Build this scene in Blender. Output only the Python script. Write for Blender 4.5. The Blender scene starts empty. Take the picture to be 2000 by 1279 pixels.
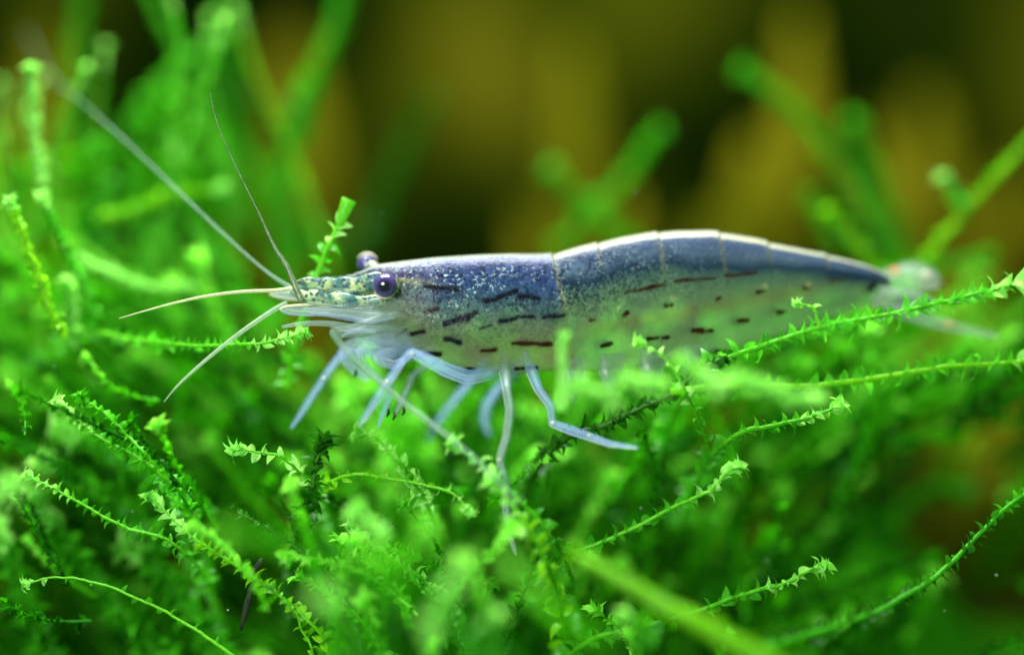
import bpy, math, random
import numpy as np
from mathutils import Vector, Matrix
random.seed(7); rng = np.random.default_rng(7)
R = math.radians
scene = bpy.context.scene
scene.unit_settings.scale_length = 0.01          # one unit is one centimetre
C = scene.collection

# ---------------------------------------------------------------- camera
DIST, S, PITCH = 19.5, 285.0, R(6)
FWD = Vector((0, math.cos(PITCH), -math.sin(PITCH)))
UP = Vector((0, math.sin(PITCH), math.cos(PITCH)))
RIGHT = Vector((1, 0, 0))
cam_d = bpy.data.cameras.new('camera'); cam = bpy.data.objects.new('camera', cam_d); C.objects.link(cam)
cam.location = -FWD * DIST
cam.rotation_euler = (R(90) - PITCH, 0, 0)
cam_d.sensor_width = 36; cam_d.lens = 36 * DIST / (2000 / S)
cam_d.clip_start = 0.5; cam_d.clip_end = 400
cam_d.dof.use_dof = True; cam_d.dof.focus_distance = DIST + 0.06
cam_d.dof.aperture_fstop = cam_d.lens * 1e-3 / 1.85   # lens opening 1.85 cm across
scene.camera = cam

# ---------------------------------------------------------------- light
world = bpy.data.worlds.new('World'); scene.world = world; world.use_nodes = True
bg = world.node_tree.nodes['Background']
bg.inputs[0].default_value = (0.22, 0.46, 0.17, 1); bg.inputs[1].default_value = 0.60
def area(name, loc, target, sx, sy, watts, col):
    d = bpy.data.lights.new(name, 'AREA'); d.shape = 'RECTANGLE'; d.size = sx; d.size_y = sy
    d.energy = watts; d.color = col
    o = bpy.data.objects.new(name, d); C.objects.link(o); o.location = loc
    o.rotation_euler = (Vector(target) - Vector(loc)).to_track_quat('-Z', 'Y').to_euler()
    return o
area('tank_lamp', (-1.0, 4.2, 13), (0, 0.8, 0), 12, 5, 8800, (0.96, 1.0, 0.98))
area('flash_lamp', (-6, -15, 5.5), (0, 0, -0.3), 5, 4, 3900, (0.97, 0.98, 1.0))
vs = scene.view_settings
vs.view_transform = 'Standard'; vs.look = 'None'; vs.exposure = 0.15; vs.gamma = 1.0
scene.render.engine = 'CYCLES'
cy = scene.cycles
cy.use_denoising = True
cy.max_bounces = 8; cy.transparent_max_bounces = 24; cy.transmission_bounces = 6
cy.sample_clamp_indirect = 6; cy.caustics_reflective = False; cy.caustics_refractive = False

# ---------------------------------------------------------------- helpers
def at(px, py, d=0.0):
    k = (1 + d / DIST) / S
    return RIGHT * ((px - 1000) * k) + UP * ((639.5 - py) * k) + FWD * d
def lin(r, g, b):
    f = lambda c: (c / 255 / 12.92) if c / 255 <= 0.04045 else ((c / 255 + 0.055) / 1.055) ** 2.4
    return (f(r), f(g), f(b))
def empty(name, loc):
    o = bpy.data.objects.new(name, None); o.empty_display_size = 0.2; C.objects.link(o); o.location = loc
    return o
def tag(o, label=None, cat=None, group=None, kind=None):
    if label: o['label'] = label
    if cat: o['category'] = cat
    if group: o['group'] = group
    if kind: o['kind'] = kind
    return o
def mesh_np(name, verts, faces, mat, smooth=True):
    """verts (n,3); faces (m,k) integer array"""
    me = bpy.data.meshes.new(name)
    verts = np.asarray(verts, dtype=np.float32); faces = np.asarray(faces, dtype=np.int32)
    m, k = faces.shape
    me.vertices.add(len(verts)); me.vertices.foreach_set('co', verts.ravel())
    me.loops.add(m * k); me.loops.foreach_set('vertex_index', faces.ravel())
    me.polygons.add(m); me.polygons.foreach_set('loop_start', np.arange(0, m * k, k, dtype=np.int32))
    if smooth: me.polygons.foreach_set('use_smooth', np.ones(m, dtype=bool))
    me.update(calc_edges=True); me.validate()
    if mat: me.materials.append(mat)
    return me
def link(name, me, parent=None, wloc=None):
    """object whose mesh is in world coordinates shifted to the parent's origin"""
    o = bpy.data.objects.new(name, me); C.objects.link(o)
    if parent: o.parent = parent
    return o
def catmull(P, n):
    P = np.asarray(P, float); k = len(P)
    if k == 2: 
        t = np.linspace(0, 1, n)[:, None]; return P[0] * (1 - t) + P[1] * t
    Q = np.vstack([2 * P[0] - P[1], P, 2 * P[-1] - P[-2]])
    out = []
    for s in np.linspace(0, k - 1, n):
        i = min(int(s), k - 2); t = s - i
        a, b, c, d = Q[i], Q[i + 1], Q[i + 2], Q[i + 3]
        out.append(0.5 * (2 * b + (c - a) * t + (2 * a - 5 * b + 4 * c - d) * t * t + (3 * b - 3 * c + d - a) * t ** 3))
    return np.array(out)
def tube_arrays(pts, rad, sides=10, flat=1.0, flatdir=None):
    """tube along pts with radii; closed ends; quads only"""
    pts = np.asarray(pts, float); rad = np.asarray(rad, float); n = len(pts)
    T = np.gradient(pts, axis=0); T /= np.linalg.norm(T, axis=1)[:, None] + 1e-12
    ref = np.array(flatdir if flatdir is not None else FWD[:], float)
    V = []
    for i in range(n):
        b = ref - T[i] * np.dot(ref, T[i]); nb = np.linalg.norm(b)
        if nb < 1e-3: b = np.cross(T[i], [1, 0, 0.3]); nb = np.linalg.norm(b)
        b /= nb; a = np.cross(T[i], b)
        ang = np.linspace(0, 2 * math.pi, sides, endpoint=False)
        V.append(pts[i] + rad[i] * (np.cos(ang)[:, None] * a + flat * np.sin(ang)[:, None] * b))
    V = np.vstack(V)
    F = []
    for i in range(n - 1):
        for j in range(sides):
            F.append((i * sides + j, i * sides + (j + 1) % sides, (i + 1) * sides + (j + 1) % sides, (i + 1) * sides + j))
    c0, c1 = len(V), len(V) + 1
    V = np.vstack([V, pts[0], pts[-1]])
    F = np.array(F)
    T3 = [(c0, (j + 1) % sides, j) for j in range(sides)] + [(c1, (n - 1) * sides + j, (n - 1) * sides + (j + 1) % sides) for j in range(sides)]
    return V, F, np.array(T3)
def tris(F, T3):
    A = np.vstack([F[:, [0, 1, 2]], F[:, [0, 2, 3]]])
    return np.vstack([A, T3]) if T3 is not None and len(T3) else A
def tube_obj(name, ctrl, mat, parent, sides=12, n=40, flat=1.0, flatdir=None, straight=False):
    """ctrl: (px, py, d, radius in px)"""
    ctrl = np.asarray(ctrl, float)
    P = np.array([at(c[0], c[1], c[2])[:] for c in ctrl])
    if straight:
        s = np.linspace(0, len(P) - 1, n); k = np.arange(len(P))
        pts = np.column_stack([np.interp(s, k, P[:, q]) for q in range(3)]); rad = np.interp(s, k, ctrl[:, 3]) / S
    else:
        pts = catmull(P, n); rad = np.maximum(np.interp(np.linspace(0, len(P) - 1, n), np.arange(len(P)), ctrl[:, 3]), 0.3) / S
    V, F, T3 = tube_arrays(pts, rad, sides, flat, flatdir)
    V = V - np.array(parent.location[:]) if parent else V
    me = mesh_np(name, V, tris(F, T3), mat)
    return link(name, me, parent)

# ---------------------------------------------------------------- materials
class NT:
    def __init__(self, name):
        self.m = bpy.data.materials.new(name); self.m.use_nodes = True
        self.t = self.m.node_tree; self.t.nodes.clear()
        self.out = self.t.nodes.new('ShaderNodeOutputMaterial')
    def n(self, typ, **kw):
        x = self.t.nodes.new('ShaderNode' + typ)
        for k, v in kw.items():
            if k in x.bl_rna.properties.keys(): setattr(x, k, v)
        return x
    def l(self, a, b): self.t.links.new(a, b)
    def put(self, sock, v):
        if hasattr(v, 'is_output'): self.l(v, sock)
        else: sock.default_value = v
    def math(self, op, a, b=None, clamp=False):
        x = self.n('Math', operation=op, use_clamp=clamp); self.put(x.inputs[0], a)
        if b is not None: self.put(x.inputs[1], b)
        return x.outputs[0]
    def mix(self, f, a, b, blend='MIX'):
        x = self.n('MixRGB', blend_type=blend); self.put(x.inputs[0], f)
        for i, v in ((1, a), (2, b)): self.put(x.inputs[i], v if hasattr(v, 'is_output') else (*v[:3], 1))
        return x.outputs[0]
    def ramp(self, f, stops):
        x = self.n('ValToRGB'); self.put(x.inputs[0], f); e = x.color_ramp.elements
        while len(e) < len(stops): e.new(0.5)
        for q, (p, c) in zip(e, stops): q.position = p; q.color = (*c[:3], 1)
        return x.outputs[0]
    def noise(self, scale, detail=3, vec=None):
        x = self.n('TexNoise'); x.inputs['Scale'].default_value = scale; x.inputs['Detail'].default_value = detail
        if vec is not None: self.l(vec, x.inputs['Vector'])
        return x.outputs[0]
    def bump(self, h, dist, strength=1.0):
        x = self.n('Bump'); self.l(h, x.inputs['Height']); x.inputs['Distance'].default_value = dist; x.inputs['Strength'].default_value = strength
        return x.outputs[0]

def moss_material(name, dark, bright, trans=0.45, gloss=0.06, tone=False, clear=0.0):
    M = NT(name)
    geo = M.n('NewGeometry'); oi = M.n('ObjectInfo')
    h = M.math('FRACT', M.math('ADD', geo.outputs['Random Per Island'], oi.outputs['Random']))
    nz = M.noise(1.3, 2, geo.outputs['Position'])
    f = M.math('ADD', M.math('MULTIPLY', h, 0.55), M.math('MULTIPLY', M.math('SUBTRACT', nz, 0.25), 0.9), clamp=True)
    col = M.ramp(f, [(0.05, dark), (0.95, bright)])
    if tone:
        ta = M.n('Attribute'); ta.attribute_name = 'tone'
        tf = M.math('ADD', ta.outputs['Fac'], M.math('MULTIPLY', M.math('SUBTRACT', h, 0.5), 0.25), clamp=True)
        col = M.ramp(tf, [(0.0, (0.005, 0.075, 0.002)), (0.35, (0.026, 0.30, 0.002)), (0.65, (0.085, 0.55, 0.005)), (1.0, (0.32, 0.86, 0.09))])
    fine = M.noise(42, 2, geo.outputs['Position'])
    col = M.mix(0.35, col, M.ramp(fine, [(0.35, (0.35, 0.4, 0.3)), (0.65, (1, 1, 1))]), 'MULTIPLY')
    d = M.n('BsdfPrincipled'); M.l(col, d.inputs['Base Color']); d.inputs['Roughness'].default_value = 0.33
    d.inputs['Specular IOR Level'].default_value = gloss * 3
    t = M.n('BsdfTranslucent'); M.l(M.mix(1.0, col, (1.5, 1.35, 1.2), 'MULTIPLY'), t.inputs[0])
    ms = M.n('MixShader'); ms.inputs[0].default_value = trans
    M.l(d.outputs[0], ms.inputs[1]); M.l(t.outputs[0], ms.inputs[2])
    tr = M.n('BsdfTransparent'); tr.inputs[0].default_value = (0.75, 1.0, 0.6, 1); mc = M.n('MixShader'); mc.inputs[0].default_value = clear
    M.l(ms.outputs[0], mc.inputs[1]); M.l(tr.outputs[0], mc.inputs[2]); M.l(mc.outputs[0], M.out.inputs[0])
    return M.m
MOSS = moss_material('moss leaf', (0.028, 0.28, 0.005), (0.095, 0.58, 0.018))
MOSS_THIN = moss_material('thin clear moss leaf', (0.04, 0.38, 0.008), (0.15, 0.70, 0.04), 0.5, 0.12, clear=0.32)
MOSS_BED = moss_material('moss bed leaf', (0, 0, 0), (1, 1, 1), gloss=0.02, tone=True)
MOSS_OLD = moss_material('old moss leaf', (0.010, 0.085, 0.004), (0.035, 0.24, 0.008), 0.35)
MOSS_TIP = moss_material('young moss tip', (0.20, 0.68, 0.06), (0.46, 0.90, 0.24), 0.5)
MOSS_YEL = moss_material('yellow green moss', (0.10, 0.42, 0.006), (0.27, 0.72, 0.015), 0.45)
STEM = moss_material('moss stem', (0.08, 0.48, 0.010), (0.22, 0.70, 0.03), 0.35)
STEM_OLD = moss_material('old moss stem', (0.012, 0.08, 0.004), (0.04, 0.2, 0.008), 0.2)

def simple(name, c1, c2, scale, rough=0.6, bump=0.0, spec=0.3):
    M = NT(name); geo = M.n('NewGeometry')
    nz = M.noise(scale, 5, geo.outputs['Position'])
    p = M.n('BsdfPrincipled'); M.l(M.ramp(nz, [(0.35, c1), (0.68, c2)]), p.inputs['Base Color'])
    p.inputs['Roughness'].default_value = rough; p.inputs['Specular IOR Level'].default_value = spec
    if bump: M.l(M.bump(nz, bump), p.inputs['Normal'])
    M.l(p.outputs[0], M.out.inputs[0]); return M.m

def clear_flesh(name, col, opacity, rough=0.22, spec=0.5, trans=0.4, tint2=None, scale=25):
    """thin translucent cuticle: part of the light goes straight through"""
    M = NT(name); geo = M.n('NewGeometry')
    nz = M.noise(scale, 3, geo.outputs['Position'])
    c = M.ramp(nz, [(0.35, col), (0.7, tint2 or col)])
    p = M.n('BsdfPrincipled'); M.l(c, p.inputs['Base Color']); p.inputs['Roughness'].default_value = rough
    p.inputs['Specular IOR Level'].default_value = spec; M.l(M.bump(nz, 0.004), p.inputs['Normal'])
    t = M.n('BsdfTranslucent'); M.l(c, t.inputs[0])
    a = M.n('MixShader'); a.inputs[0].default_value = trans; M.l(p.outputs[0], a.inputs[1]); M.l(t.outputs[0], a.inputs[2])
    tr = M.n('BsdfTransparent'); b = M.n('MixShader'); b.inputs[0].default_value = opacity
    M.l(tr.outputs[0], b.inputs[1]); M.l(a.outputs[0], b.inputs[2]); M.l(b.outputs[0], M.out.inputs[0])
    return M.m
LEG = clear_flesh('pale blue leg cuticle', (0.26, 0.46, 0.90), 0.21, tint2=(0.42, 0.62, 0.95))
LEG_GREY = clear_flesh('clear grey leg cuticle', (0.32, 0.46, 0.34), 0.27, tint2=(0.42, 0.56, 0.56))
MOUTH = clear_flesh('pale lavender mouthpart', (0.38, 0.46, 0.80), 0.25, tint2=(0.52, 0.64, 0.78))
SCALE = clear_flesh('clear antennal scale', (0.36, 0.50, 0.48), 0.28, tint2=(0.52, 0.60, 0.66))
EDGE = clear_flesh('cream scale edge', (0.80, 0.74, 0.55), 0.75)
MUSCLE = clear_flesh('milky leg muscle', (0.42, 0.56, 0.78), 0.24, rough=0.6, spec=0.1, tint2=(0.62, 0.74, 0.80), scale=9)
EDGE_LIGHT = clear_flesh('painted leg edge light', (0.62, 0.70, 0.66), 0.38)  # pale line standing for light refracted at the leg edge
FAN = clear_flesh('clear tail fan', (0.46, 0.54, 0.58), 0.13, tint2=(0.62, 0.66, 0.62), scale=6)
FEEL = clear_flesh('pale feeler', (0.36, 0.50, 0.32), 0.55, tint2=(0.46, 0.58, 0.40))
FEEL_BEIGE = clear_flesh('beige feeler', (0.62, 0.62, 0.36), 0.85, tint2=(0.40, 0.50, 0.26), scale=60)
FEEL_GREY = clear_flesh('grey green feeler', (0.24, 0.40, 0.28), 0.36, tint2=(0.34, 0.50, 0.40))
FEEL_DARK = clear_flesh('dark green feeler', (0.10, 0.16, 0.08), 0.8, tint2=(0.20, 0.30, 0.14))
ORANGE = clear_flesh('orange spot', lin(215, 150, 70), 0.4, tint2=lin(235, 185, 110))
CREAM = clear_flesh('cream joint', lin(215, 205, 160), 0.6, tint2=lin(235, 235, 205))
DARKTIP = simple('dark claw tip', lin(25, 45, 20), lin(40, 60, 25), 30)

# ---------------------------------------------------------------- setting
def grid_sheet(name, x0, x1, y0, y1, nx, ny, hf, mat):
    X, Y = np.meshgrid(np.linspace(x0, x1, nx), np.linspace(y0, y1, ny)); Z = hf(X, Y)
    V = np.column_stack([X.ravel(), Y.ravel(), Z.ravel()])
    i = np.arange(nx * ny).reshape(ny, nx)
    F = np.column_stack([i[:-1, :-1].ravel(), i[:-1, 1:].ravel(), i[1:, 1:].ravel(), i[1:, :-1].ravel()])
    return link(name, mesh_np(name, V, F, mat))
def wav(X, Y, s, seed):
    r = np.random.default_rng(seed); Z = 0 * X
    for k in range(10):
        a = r.uniform(0, 6.28); fq = s * r.uniform(0.5, 2.2); Z = Z + np.sin((X * math.cos(a) + Y * math.sin(a)) * fq + r.uniform(0, 6.28)) / (fq / s) / 6
    return Z
SOIL = simple('dark tank soil', (0.010, 0.014, 0.004), (0.05, 0.045, 0.012), 3.0, 0.9, 0.1)
o = grid_sheet('ground', -40, 40, -12, 34, 120, 80, lambda X, Y: -5.6 + 0.15 * wav(X, Y, 1.2, 3), SOIL); tag(o, kind='structure')
def mound_h(X, Y):
    z = -3.6 + 0.28 * wav(X, Y, 1.4, 5)
    z = z - 0.16 * np.maximum(0, -Y - 0.5) ** 1.3
    z = z + 1.1 * np.exp(-((X + 3.6) / 1.8) ** 2) * np.exp(-((Y - 2.5) / 2.0) ** 2)
    z = z + 1.2 * np.exp(-((X - 0.3) / 2.6) ** 2) * np.exp(-((Y - 1.8) / 1.2) ** 2)
    z = z + 1.7 * np.exp(-((X - 2.8) / 1.2) ** 2) * np.exp(-((Y - 3.8) / 1.2) ** 2)
    return z - 0.10 * np.maximum(0, Y - 5) ** 1.6
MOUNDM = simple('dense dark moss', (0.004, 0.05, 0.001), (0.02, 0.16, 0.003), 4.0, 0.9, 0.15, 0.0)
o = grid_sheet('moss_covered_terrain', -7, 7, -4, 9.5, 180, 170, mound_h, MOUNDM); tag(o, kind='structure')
# the algae-browned back of the tank
M = NT('algae brown tank back'); geo = M.n('NewGeometry')
mp = M.n('Mapping'); mp.inputs['Scale'].default_value = (1, 1, 0.7); M.l(geo.outputs['Position'], mp.inputs[0])
n1 = M.noise(0.33, 3, mp.outputs[0])
col = M.ramp(n1, [(0.40, (0.0012, 0.005, 0.0003)), (0.50, (0.009, 0.016, 0.0006)), (0.60, (0.030, 0.036, 0.001)), (0.72, (0.075, 0.070, 0.003))])
p = M.n('BsdfPrincipled'); M.l(col, p.inputs['Base Color']); p.inputs['Roughness'].default_value = 0.9; p.inputs['Specular IOR Level'].default_value = 0.0
M.l(p.outputs[0], M.out.inputs[0])
def wallv():
    X, Z = np.meshgrid(np.linspace(-40, 40, 90), np.linspace(-6, 30, 50)); Y = 15 + 0.5 * wav(X, Z, 0.7, 9)
    V = np.column_stack([X.ravel(), Y.ravel(), Z.ravel()]); i = np.arange(X.size).reshape(X.shape)
    F = np.column_stack([i[:-1, :-1].ravel(), i[:-1, 1:].ravel(), i[1:, 1:].ravel(), i[1:, :-1].ravel()])
    return link('back_wall', mesh_np('back_wall', V, F, M.m))
tag(wallv(), kind='structure')

# ---------------------------------------------------------------- moss leaves
def leaf_arrays(nl, nw, curl, fold, wid=0.21):
    V = []; F = []
    for i in range(nl + 1):
        t = i / nl; w = wid * (math.sin(math.pi * min(1, t ** 0.75 * 0.97 + 0.06)) ** 0.8 if t < 1 else 0.0) + 0.004
        a = curl * t ** 1.4
        x = t * math.cos(a * 0.55); z = -t * math.sin(a * 0.55) * 0.9
        for j in range(nw + 1):
            s = 2 * j / nw - 1
            V.append((x, s * w, z + fold * abs(s) * w))
    for i in range(nl):
        for j in range(nw):
            a = i * (nw + 1) + j; F.append((a, a + 1, a + nw + 2, a + nw + 1))
    return np.array(V, float), np.array(F)
LEAF_SHAPES = [leaf_arrays(6, 2, c, f, w) for c, f, w in ((1.0, 0.6, 0.30), (1.5, 0.55, 0.34), (0.6, 0.7, 0.27), (2.0, 0.5, 0.30), (1.3, 0.8, 0.24))]
LEAF_FAR = [leaf_arrays(3, 1, c, 0, 0.26) for c in (0.6, 1.2, 1.9)]
LEAF_ME = {}
def leaf_me(k, mat):
    key = (k, mat.name)
    if key not in LEAF_ME: LEAF_ME[key] = mesh_np('leaf', *LEAF_SHAPES[k], mat)
    return LEAF_ME[key]

def leaf_frames(pts, L, spacing, rnd, spread=58, roll=50, bud=True, budlen=1.0, taper=True, skip=0.0):
    """rows: origin, X, Y, Z axes, length, tip fraction for leaves along a stem"""
    seg = np.linalg.norm(np.diff(pts, axis=0), axis=1); cum = np.concatenate([[0], np.cumsum(seg)]); tot = cum[-1]
    out = []; s = rnd.uniform(0, spacing); side = 1; fw = np.array(FWD[:])
    def frame(s, a, side, rl, ln, f, twist):
        p = np.array([np.interp(s, cum, pts[:, q]) for q in range(3)])
        e = min(tot, s + 0.01 * tot + 1e-4); b = max(0, s - 0.01 * tot - 1e-4)
        t = np.array([np.interp(e, cum, pts[:, q]) - np.interp(b, cum, pts[:, q]) for q in range(3)]); t /= np.linalg.norm(t)
        u = np.cross(t, fw); u /= np.linalg.norm(u) + 1e-9; w = np.cross(t, u)
        o = side * u * math.cos(rl) + w * math.sin(rl)
        X = t * math.cos(a) + o * math.sin(a)
        Z = t - X * np.dot(t, X); nz = np.linalg.norm(Z)
        if nz < 1e-3: Z = o - X * np.dot(o, X); nz = np.linalg.norm(Z)
        Z /= nz; Y = np.cross(Z, X)
        Z2 = Z * math.cos(twist) + Y * math.sin(twist); Y2 = np.cross(Z2, X)
        out.append((p, X, Y2, Z2, ln, f))
    while s < tot:
        f = s / tot
        if rnd.random() > skip:
            ln = L * rnd.uniform(0.72, 1.2) * (1 - 0.25 * f if taper else 1)
            a = R(rnd.uniform(spread - 16, spread + 14)) * (1 - 0.35 * f)
            frame(s, a, side, R(rnd.uniform(-roll, roll)), ln, f, R(rnd.uniform(15, 85) * rnd.choice((-1, 1))))
        side = -side; s += spacing * rnd.uniform(0.75, 1.25) * (1 - 0.3 * f)
    if bud:
        for k in range(9):
            frame(tot - L * 0.55 * budlen * rnd.uniform(0, 1), R(rnd.uniform(4, 24)), 1 if k % 2 else -1, R(rnd.uniform(-80, 80)), L * rnd.uniform(0.9, 1.25) * budlen, 1.2, R(rnd.uniform(-60, 60)))
    return out
def merge_leaves(frames, shapes, rnd):
    Vs = []; Fs = []; off = 0
    for (p, X, Y, Z, ln, f) in frames:
        V, F = shapes[rnd.randrange(len(shapes))]
        Vs.append(p + ln * (V[:, :1] * X + V[:, 1:2] * Y + V[:, 2:3] * Z)); Fs.append(F + off); off += len(V)
    return np.vstack(Vs), np.vstack(Fs)

def shoot(label, ctrl, L=30, spacing=9, sharp=True, stem_r=4.0, mat=None, stem_mat=None, tip_mat=None, group=None, seed=None, tipfrac=0.86, rooted=True, **kw):
    """one moss shoot from base to tip; ctrl = (px, py, d)"""
    mat = mat or (MOSS_THIN if sharp else MOSS); stem_mat = stem_mat or STEM; tip_mat = tip_mat or MOSS_TIP
    rnd = random.Random(seed if seed is not None else int(abs(ctrl[0][0] * 31 + ctrl[-1][1] * 7)))
    if rooted and sharp:      # the stem goes on down and back into the bed
        (xa, ya, da), (xb, yb, db) = ctrl[0], ctrl[1]; k = 1 / max(1.0, math.hypot(xb - xa, yb - ya))
        ex, ey = (xa - xb) * k, (ya - yb) * k
        ctrl = [(xa + ex * 120, ya + ey * 80 + 170, da + 1.2), (xa + ex * 70, ya + ey * 50 + 50, da + 0.45)] + list(ctrl)
    P = np.array([at(*c)[:] for c in ctrl]); pts = catmull(P, 60)
    jit = np.cumsum(rng.normal(0, 0.0022, pts.shape), axis=0); pts = pts + jit - np.linspace(0, 1, len(pts))[:, None] * jit[-1]
    root = empty('moss_shoot', Vector(P[0])); base = P[0]
    tag(root, label, 'moss shoot', group)
    rad = np.linspace(1.0, 0.45, len(pts)) * stem_r / S
    V, F, T3 = tube_arrays(pts - base, rad, 7)
    link('stem', mesh_np('stem', V, tris(F, T3), stem_mat), root)
    fr = leaf_frames(pts, L / S, spacing * (1.35 if sharp else 1) / S, rnd, **kw)
    if sharp:
        if rooted:      # the soft rear of the stem: leaflets too blurred to tell apart
            first = np.array(at(*ctrl[2])[:]); cut = 0.5
            pos = np.array([np.linalg.norm(pts - first, axis=1).argmin() / (len(pts) - 1)])[0]
            low = [q for q in fr if q[5] < pos * 0.92 and q[5] <= 1]; fr = [q for q in fr if not (q[5] < pos * 0.92 and q[5] <= 1)]
            low = low[::2]
            if low:
                V, F = merge_leaves(low, LEAF_SHAPES, rnd); o = link('leaves', mesh_np('leaves', V - base, F, mat), root); o['kind'] = 'stuff'
        for (p, X, Y, Z, ln, f) in fr:
            o = bpy.data.objects.new('leaf', leaf_me(rnd.randrange(5), tip_mat if f > tipfrac else mat))
            m = Matrix(((X[0] * ln, Y[0] * ln, Z[0] * ln, p[0] - base[0]), (X[1] * ln, Y[1] * ln, Z[1] * ln, p[1] - base[1]), (X[2] * ln, Y[2] * ln, Z[2] * ln, p[2] - base[2]), (0, 0, 0, 1)))
            o.parent = root; o.matrix_local = m; C.objects.link(o)
    else:
        lo = [q for q in fr if q[5] <= tipfrac]; hi = [q for q in fr if q[5] > tipfrac]
        for q, mm, nm in ((lo, mat, 'leaves'), (hi, tip_mat, 'tip_leaves')):
            if q:
                V, F = merge_leaves(q, LEAF_SHAPES, rnd)
                o = link(nm, mesh_np(nm, V - base, F, mm), root); o['kind'] = 'stuff'
    return root

# ---------------------------------------------------------------- moss bed (uncountable)
def bed():
    rnd = random.Random(11)
    temps = []
    for k in range(14):
        n = 22; t = np.linspace(0, 1, n)
        bend = rnd.uniform(-0.35, 0.35); b2 = rnd.uniform(-0.15, 0.15)
        pts = np.column_stack([bend * t ** 2, b2 * np.sin(t * 3), t])
        fr = leaf_frames(pts, 0.115, 0.026, rnd, spread=36, roll=85, budlen=1.15)
        V, F = merge_leaves(fr, LEAF_FAR, rnd)
        tip = np.repeat([min(1.0, q[5]) for q in fr], len(LEAF_FAR[0][0]))
        sv, sf, st = tube_arrays(pts, np.linspace(0.016, 0.007, n), 4, flatdir=(0, 1, 0.01))
        temps.append((V, F, tip, sv, sf))
    acc = [[], [], [], 0]
    def add(base, tip, k, roll, tone, fat):
        V, F, tf, sv, sf = temps[k]
        d = tip - base; ln = np.linalg.norm(d); z = d / ln
        x = np.cross([math.cos(roll), math.sin(roll), 0.1], z); x /= np.linalg.norm(x); y = np.cross(z, x)
        for A, G, q in ((V, F, tf), (sv, sf, np.full(len(sv), 0.5))):
            W = base + A[:, :1] * x * ln * fat + A[:, 1:2] * y * ln * fat + A[:, 2:3] * z * ln
            acc[0].append(W); acc[1].append(G + acc[3]); acc[3] += len(W)
            acc[2].append(np.clip(tone + 0.5 * (q - 0.66) + 0.16 * (q > 0.97), 0, 1))  # old bases dark, young tips pale, with depth shading painted in
    def grow(px, py, d, ln, tone, fat, jit=0.4):
        tip = np.array(at(px, py, d)[:])
        lean = np.clip((px - 1000) / 800, -1.0, 1.0) + rnd.gauss(0, jit)
        v = np.array([lean, rnd.gauss(0, 0.35), rnd.uniform(0.5, 1.0)]); v /= np.linalg.norm(v)
        add(tip - v * ln, tip, rnd.randrange(14), rnd.uniform(0, 6.28), tone, fat)
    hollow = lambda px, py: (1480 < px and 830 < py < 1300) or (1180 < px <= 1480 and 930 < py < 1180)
    gap = lambda px, py: (px > 1780 and py > 770) 
    tone = lambda: min(0.95, max(0.02, rnd.gauss(0.43, 0.29)))
    # far masses behind the shrimp
    c = 0
    while c < 900:
        d = rnd.uniform(1.25, 4.6) if rnd.random() < 0.65 else rnd.uniform(1.25, 2.2); px = rnd.uniform(-350, 2300)
        lim = np.interp(px, [-300, 100, 300, 450, 560, 700, 900, 1200, 1450, 1600, 1750, 2300], [420, 470, 520, 620, 690, 700, 660, 640, 630, 570, 550, 620])
        py = lim + rnd.uniform(0, 1) ** 1.3 * 800
        if gap(px, py) and rnd.random() < 0.9: continue
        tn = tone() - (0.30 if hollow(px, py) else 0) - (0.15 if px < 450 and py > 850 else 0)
        grow(px, py, d, rnd.uniform(0.8, 1.4), tn, rnd.uniform(0.7, 1.0)); c += 1
    # loose tall growth behind the feelers
    for c in range(20):
        grow(rnd.uniform(-250, 480), rnd.uniform(180, 480), rnd.uniform(3.4, 5.5), rnd.uniform(1.2, 2.0), rnd.uniform(0.2, 0.45), rnd.uniform(0.7, 1.0), 0.6)
    # growth around the focus plane
    c = 0
    while c < 80:
        d = rnd.uniform(-0.55, 1.0); px = rnd.uniform(-100, 2100)
        lim = np.interp(px, [-100, 0, 120, 300, 480, 600, 750, 900, 1100, 1300, 1450, 2100], [640, 620, 640, 720, 790, 860, 900, 900, 880, 860, 900, 1000])
        py = lim + rnd.uniform(0, 1) ** 0.9 * 560
        if hollow(px, py) and rnd.random() < 0.94: continue
        if px < 470 and py > 850 and rnd.random() < 0.85: continue
        grow(px, py, d, rnd.uniform(0.5, 0.95), tone(), rnd.uniform(0.9, 1.2))
        c += 1
    # soft growth in front
    c = 0
    while c < 14:
        d = rnd.uniform(-2.6, -1.0); px = rnd.uniform(480, 1700)
        lim = np.interp(px, [-100, 200, 500, 800, 1100, 1300, 1500, 2100], [980, 1000, 960, 990, 1000, 1080, 1200, 1280])
        py = lim + rnd.uniform(0, 1) * 380
        if hollow(px, py) and rnd.random() < 0.97: continue
        grow(px, py, d, rnd.uniform(0.6, 1.1), tone() + 0.1, rnd.uniform(0.9, 1.2)); c += 1
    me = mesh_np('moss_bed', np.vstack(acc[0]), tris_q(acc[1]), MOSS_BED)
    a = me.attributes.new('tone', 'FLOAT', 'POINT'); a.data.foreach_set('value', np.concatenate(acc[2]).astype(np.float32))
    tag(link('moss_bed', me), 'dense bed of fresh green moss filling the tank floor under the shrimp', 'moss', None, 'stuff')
def tris_q(L): return np.vstack(L)
bed()

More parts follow.
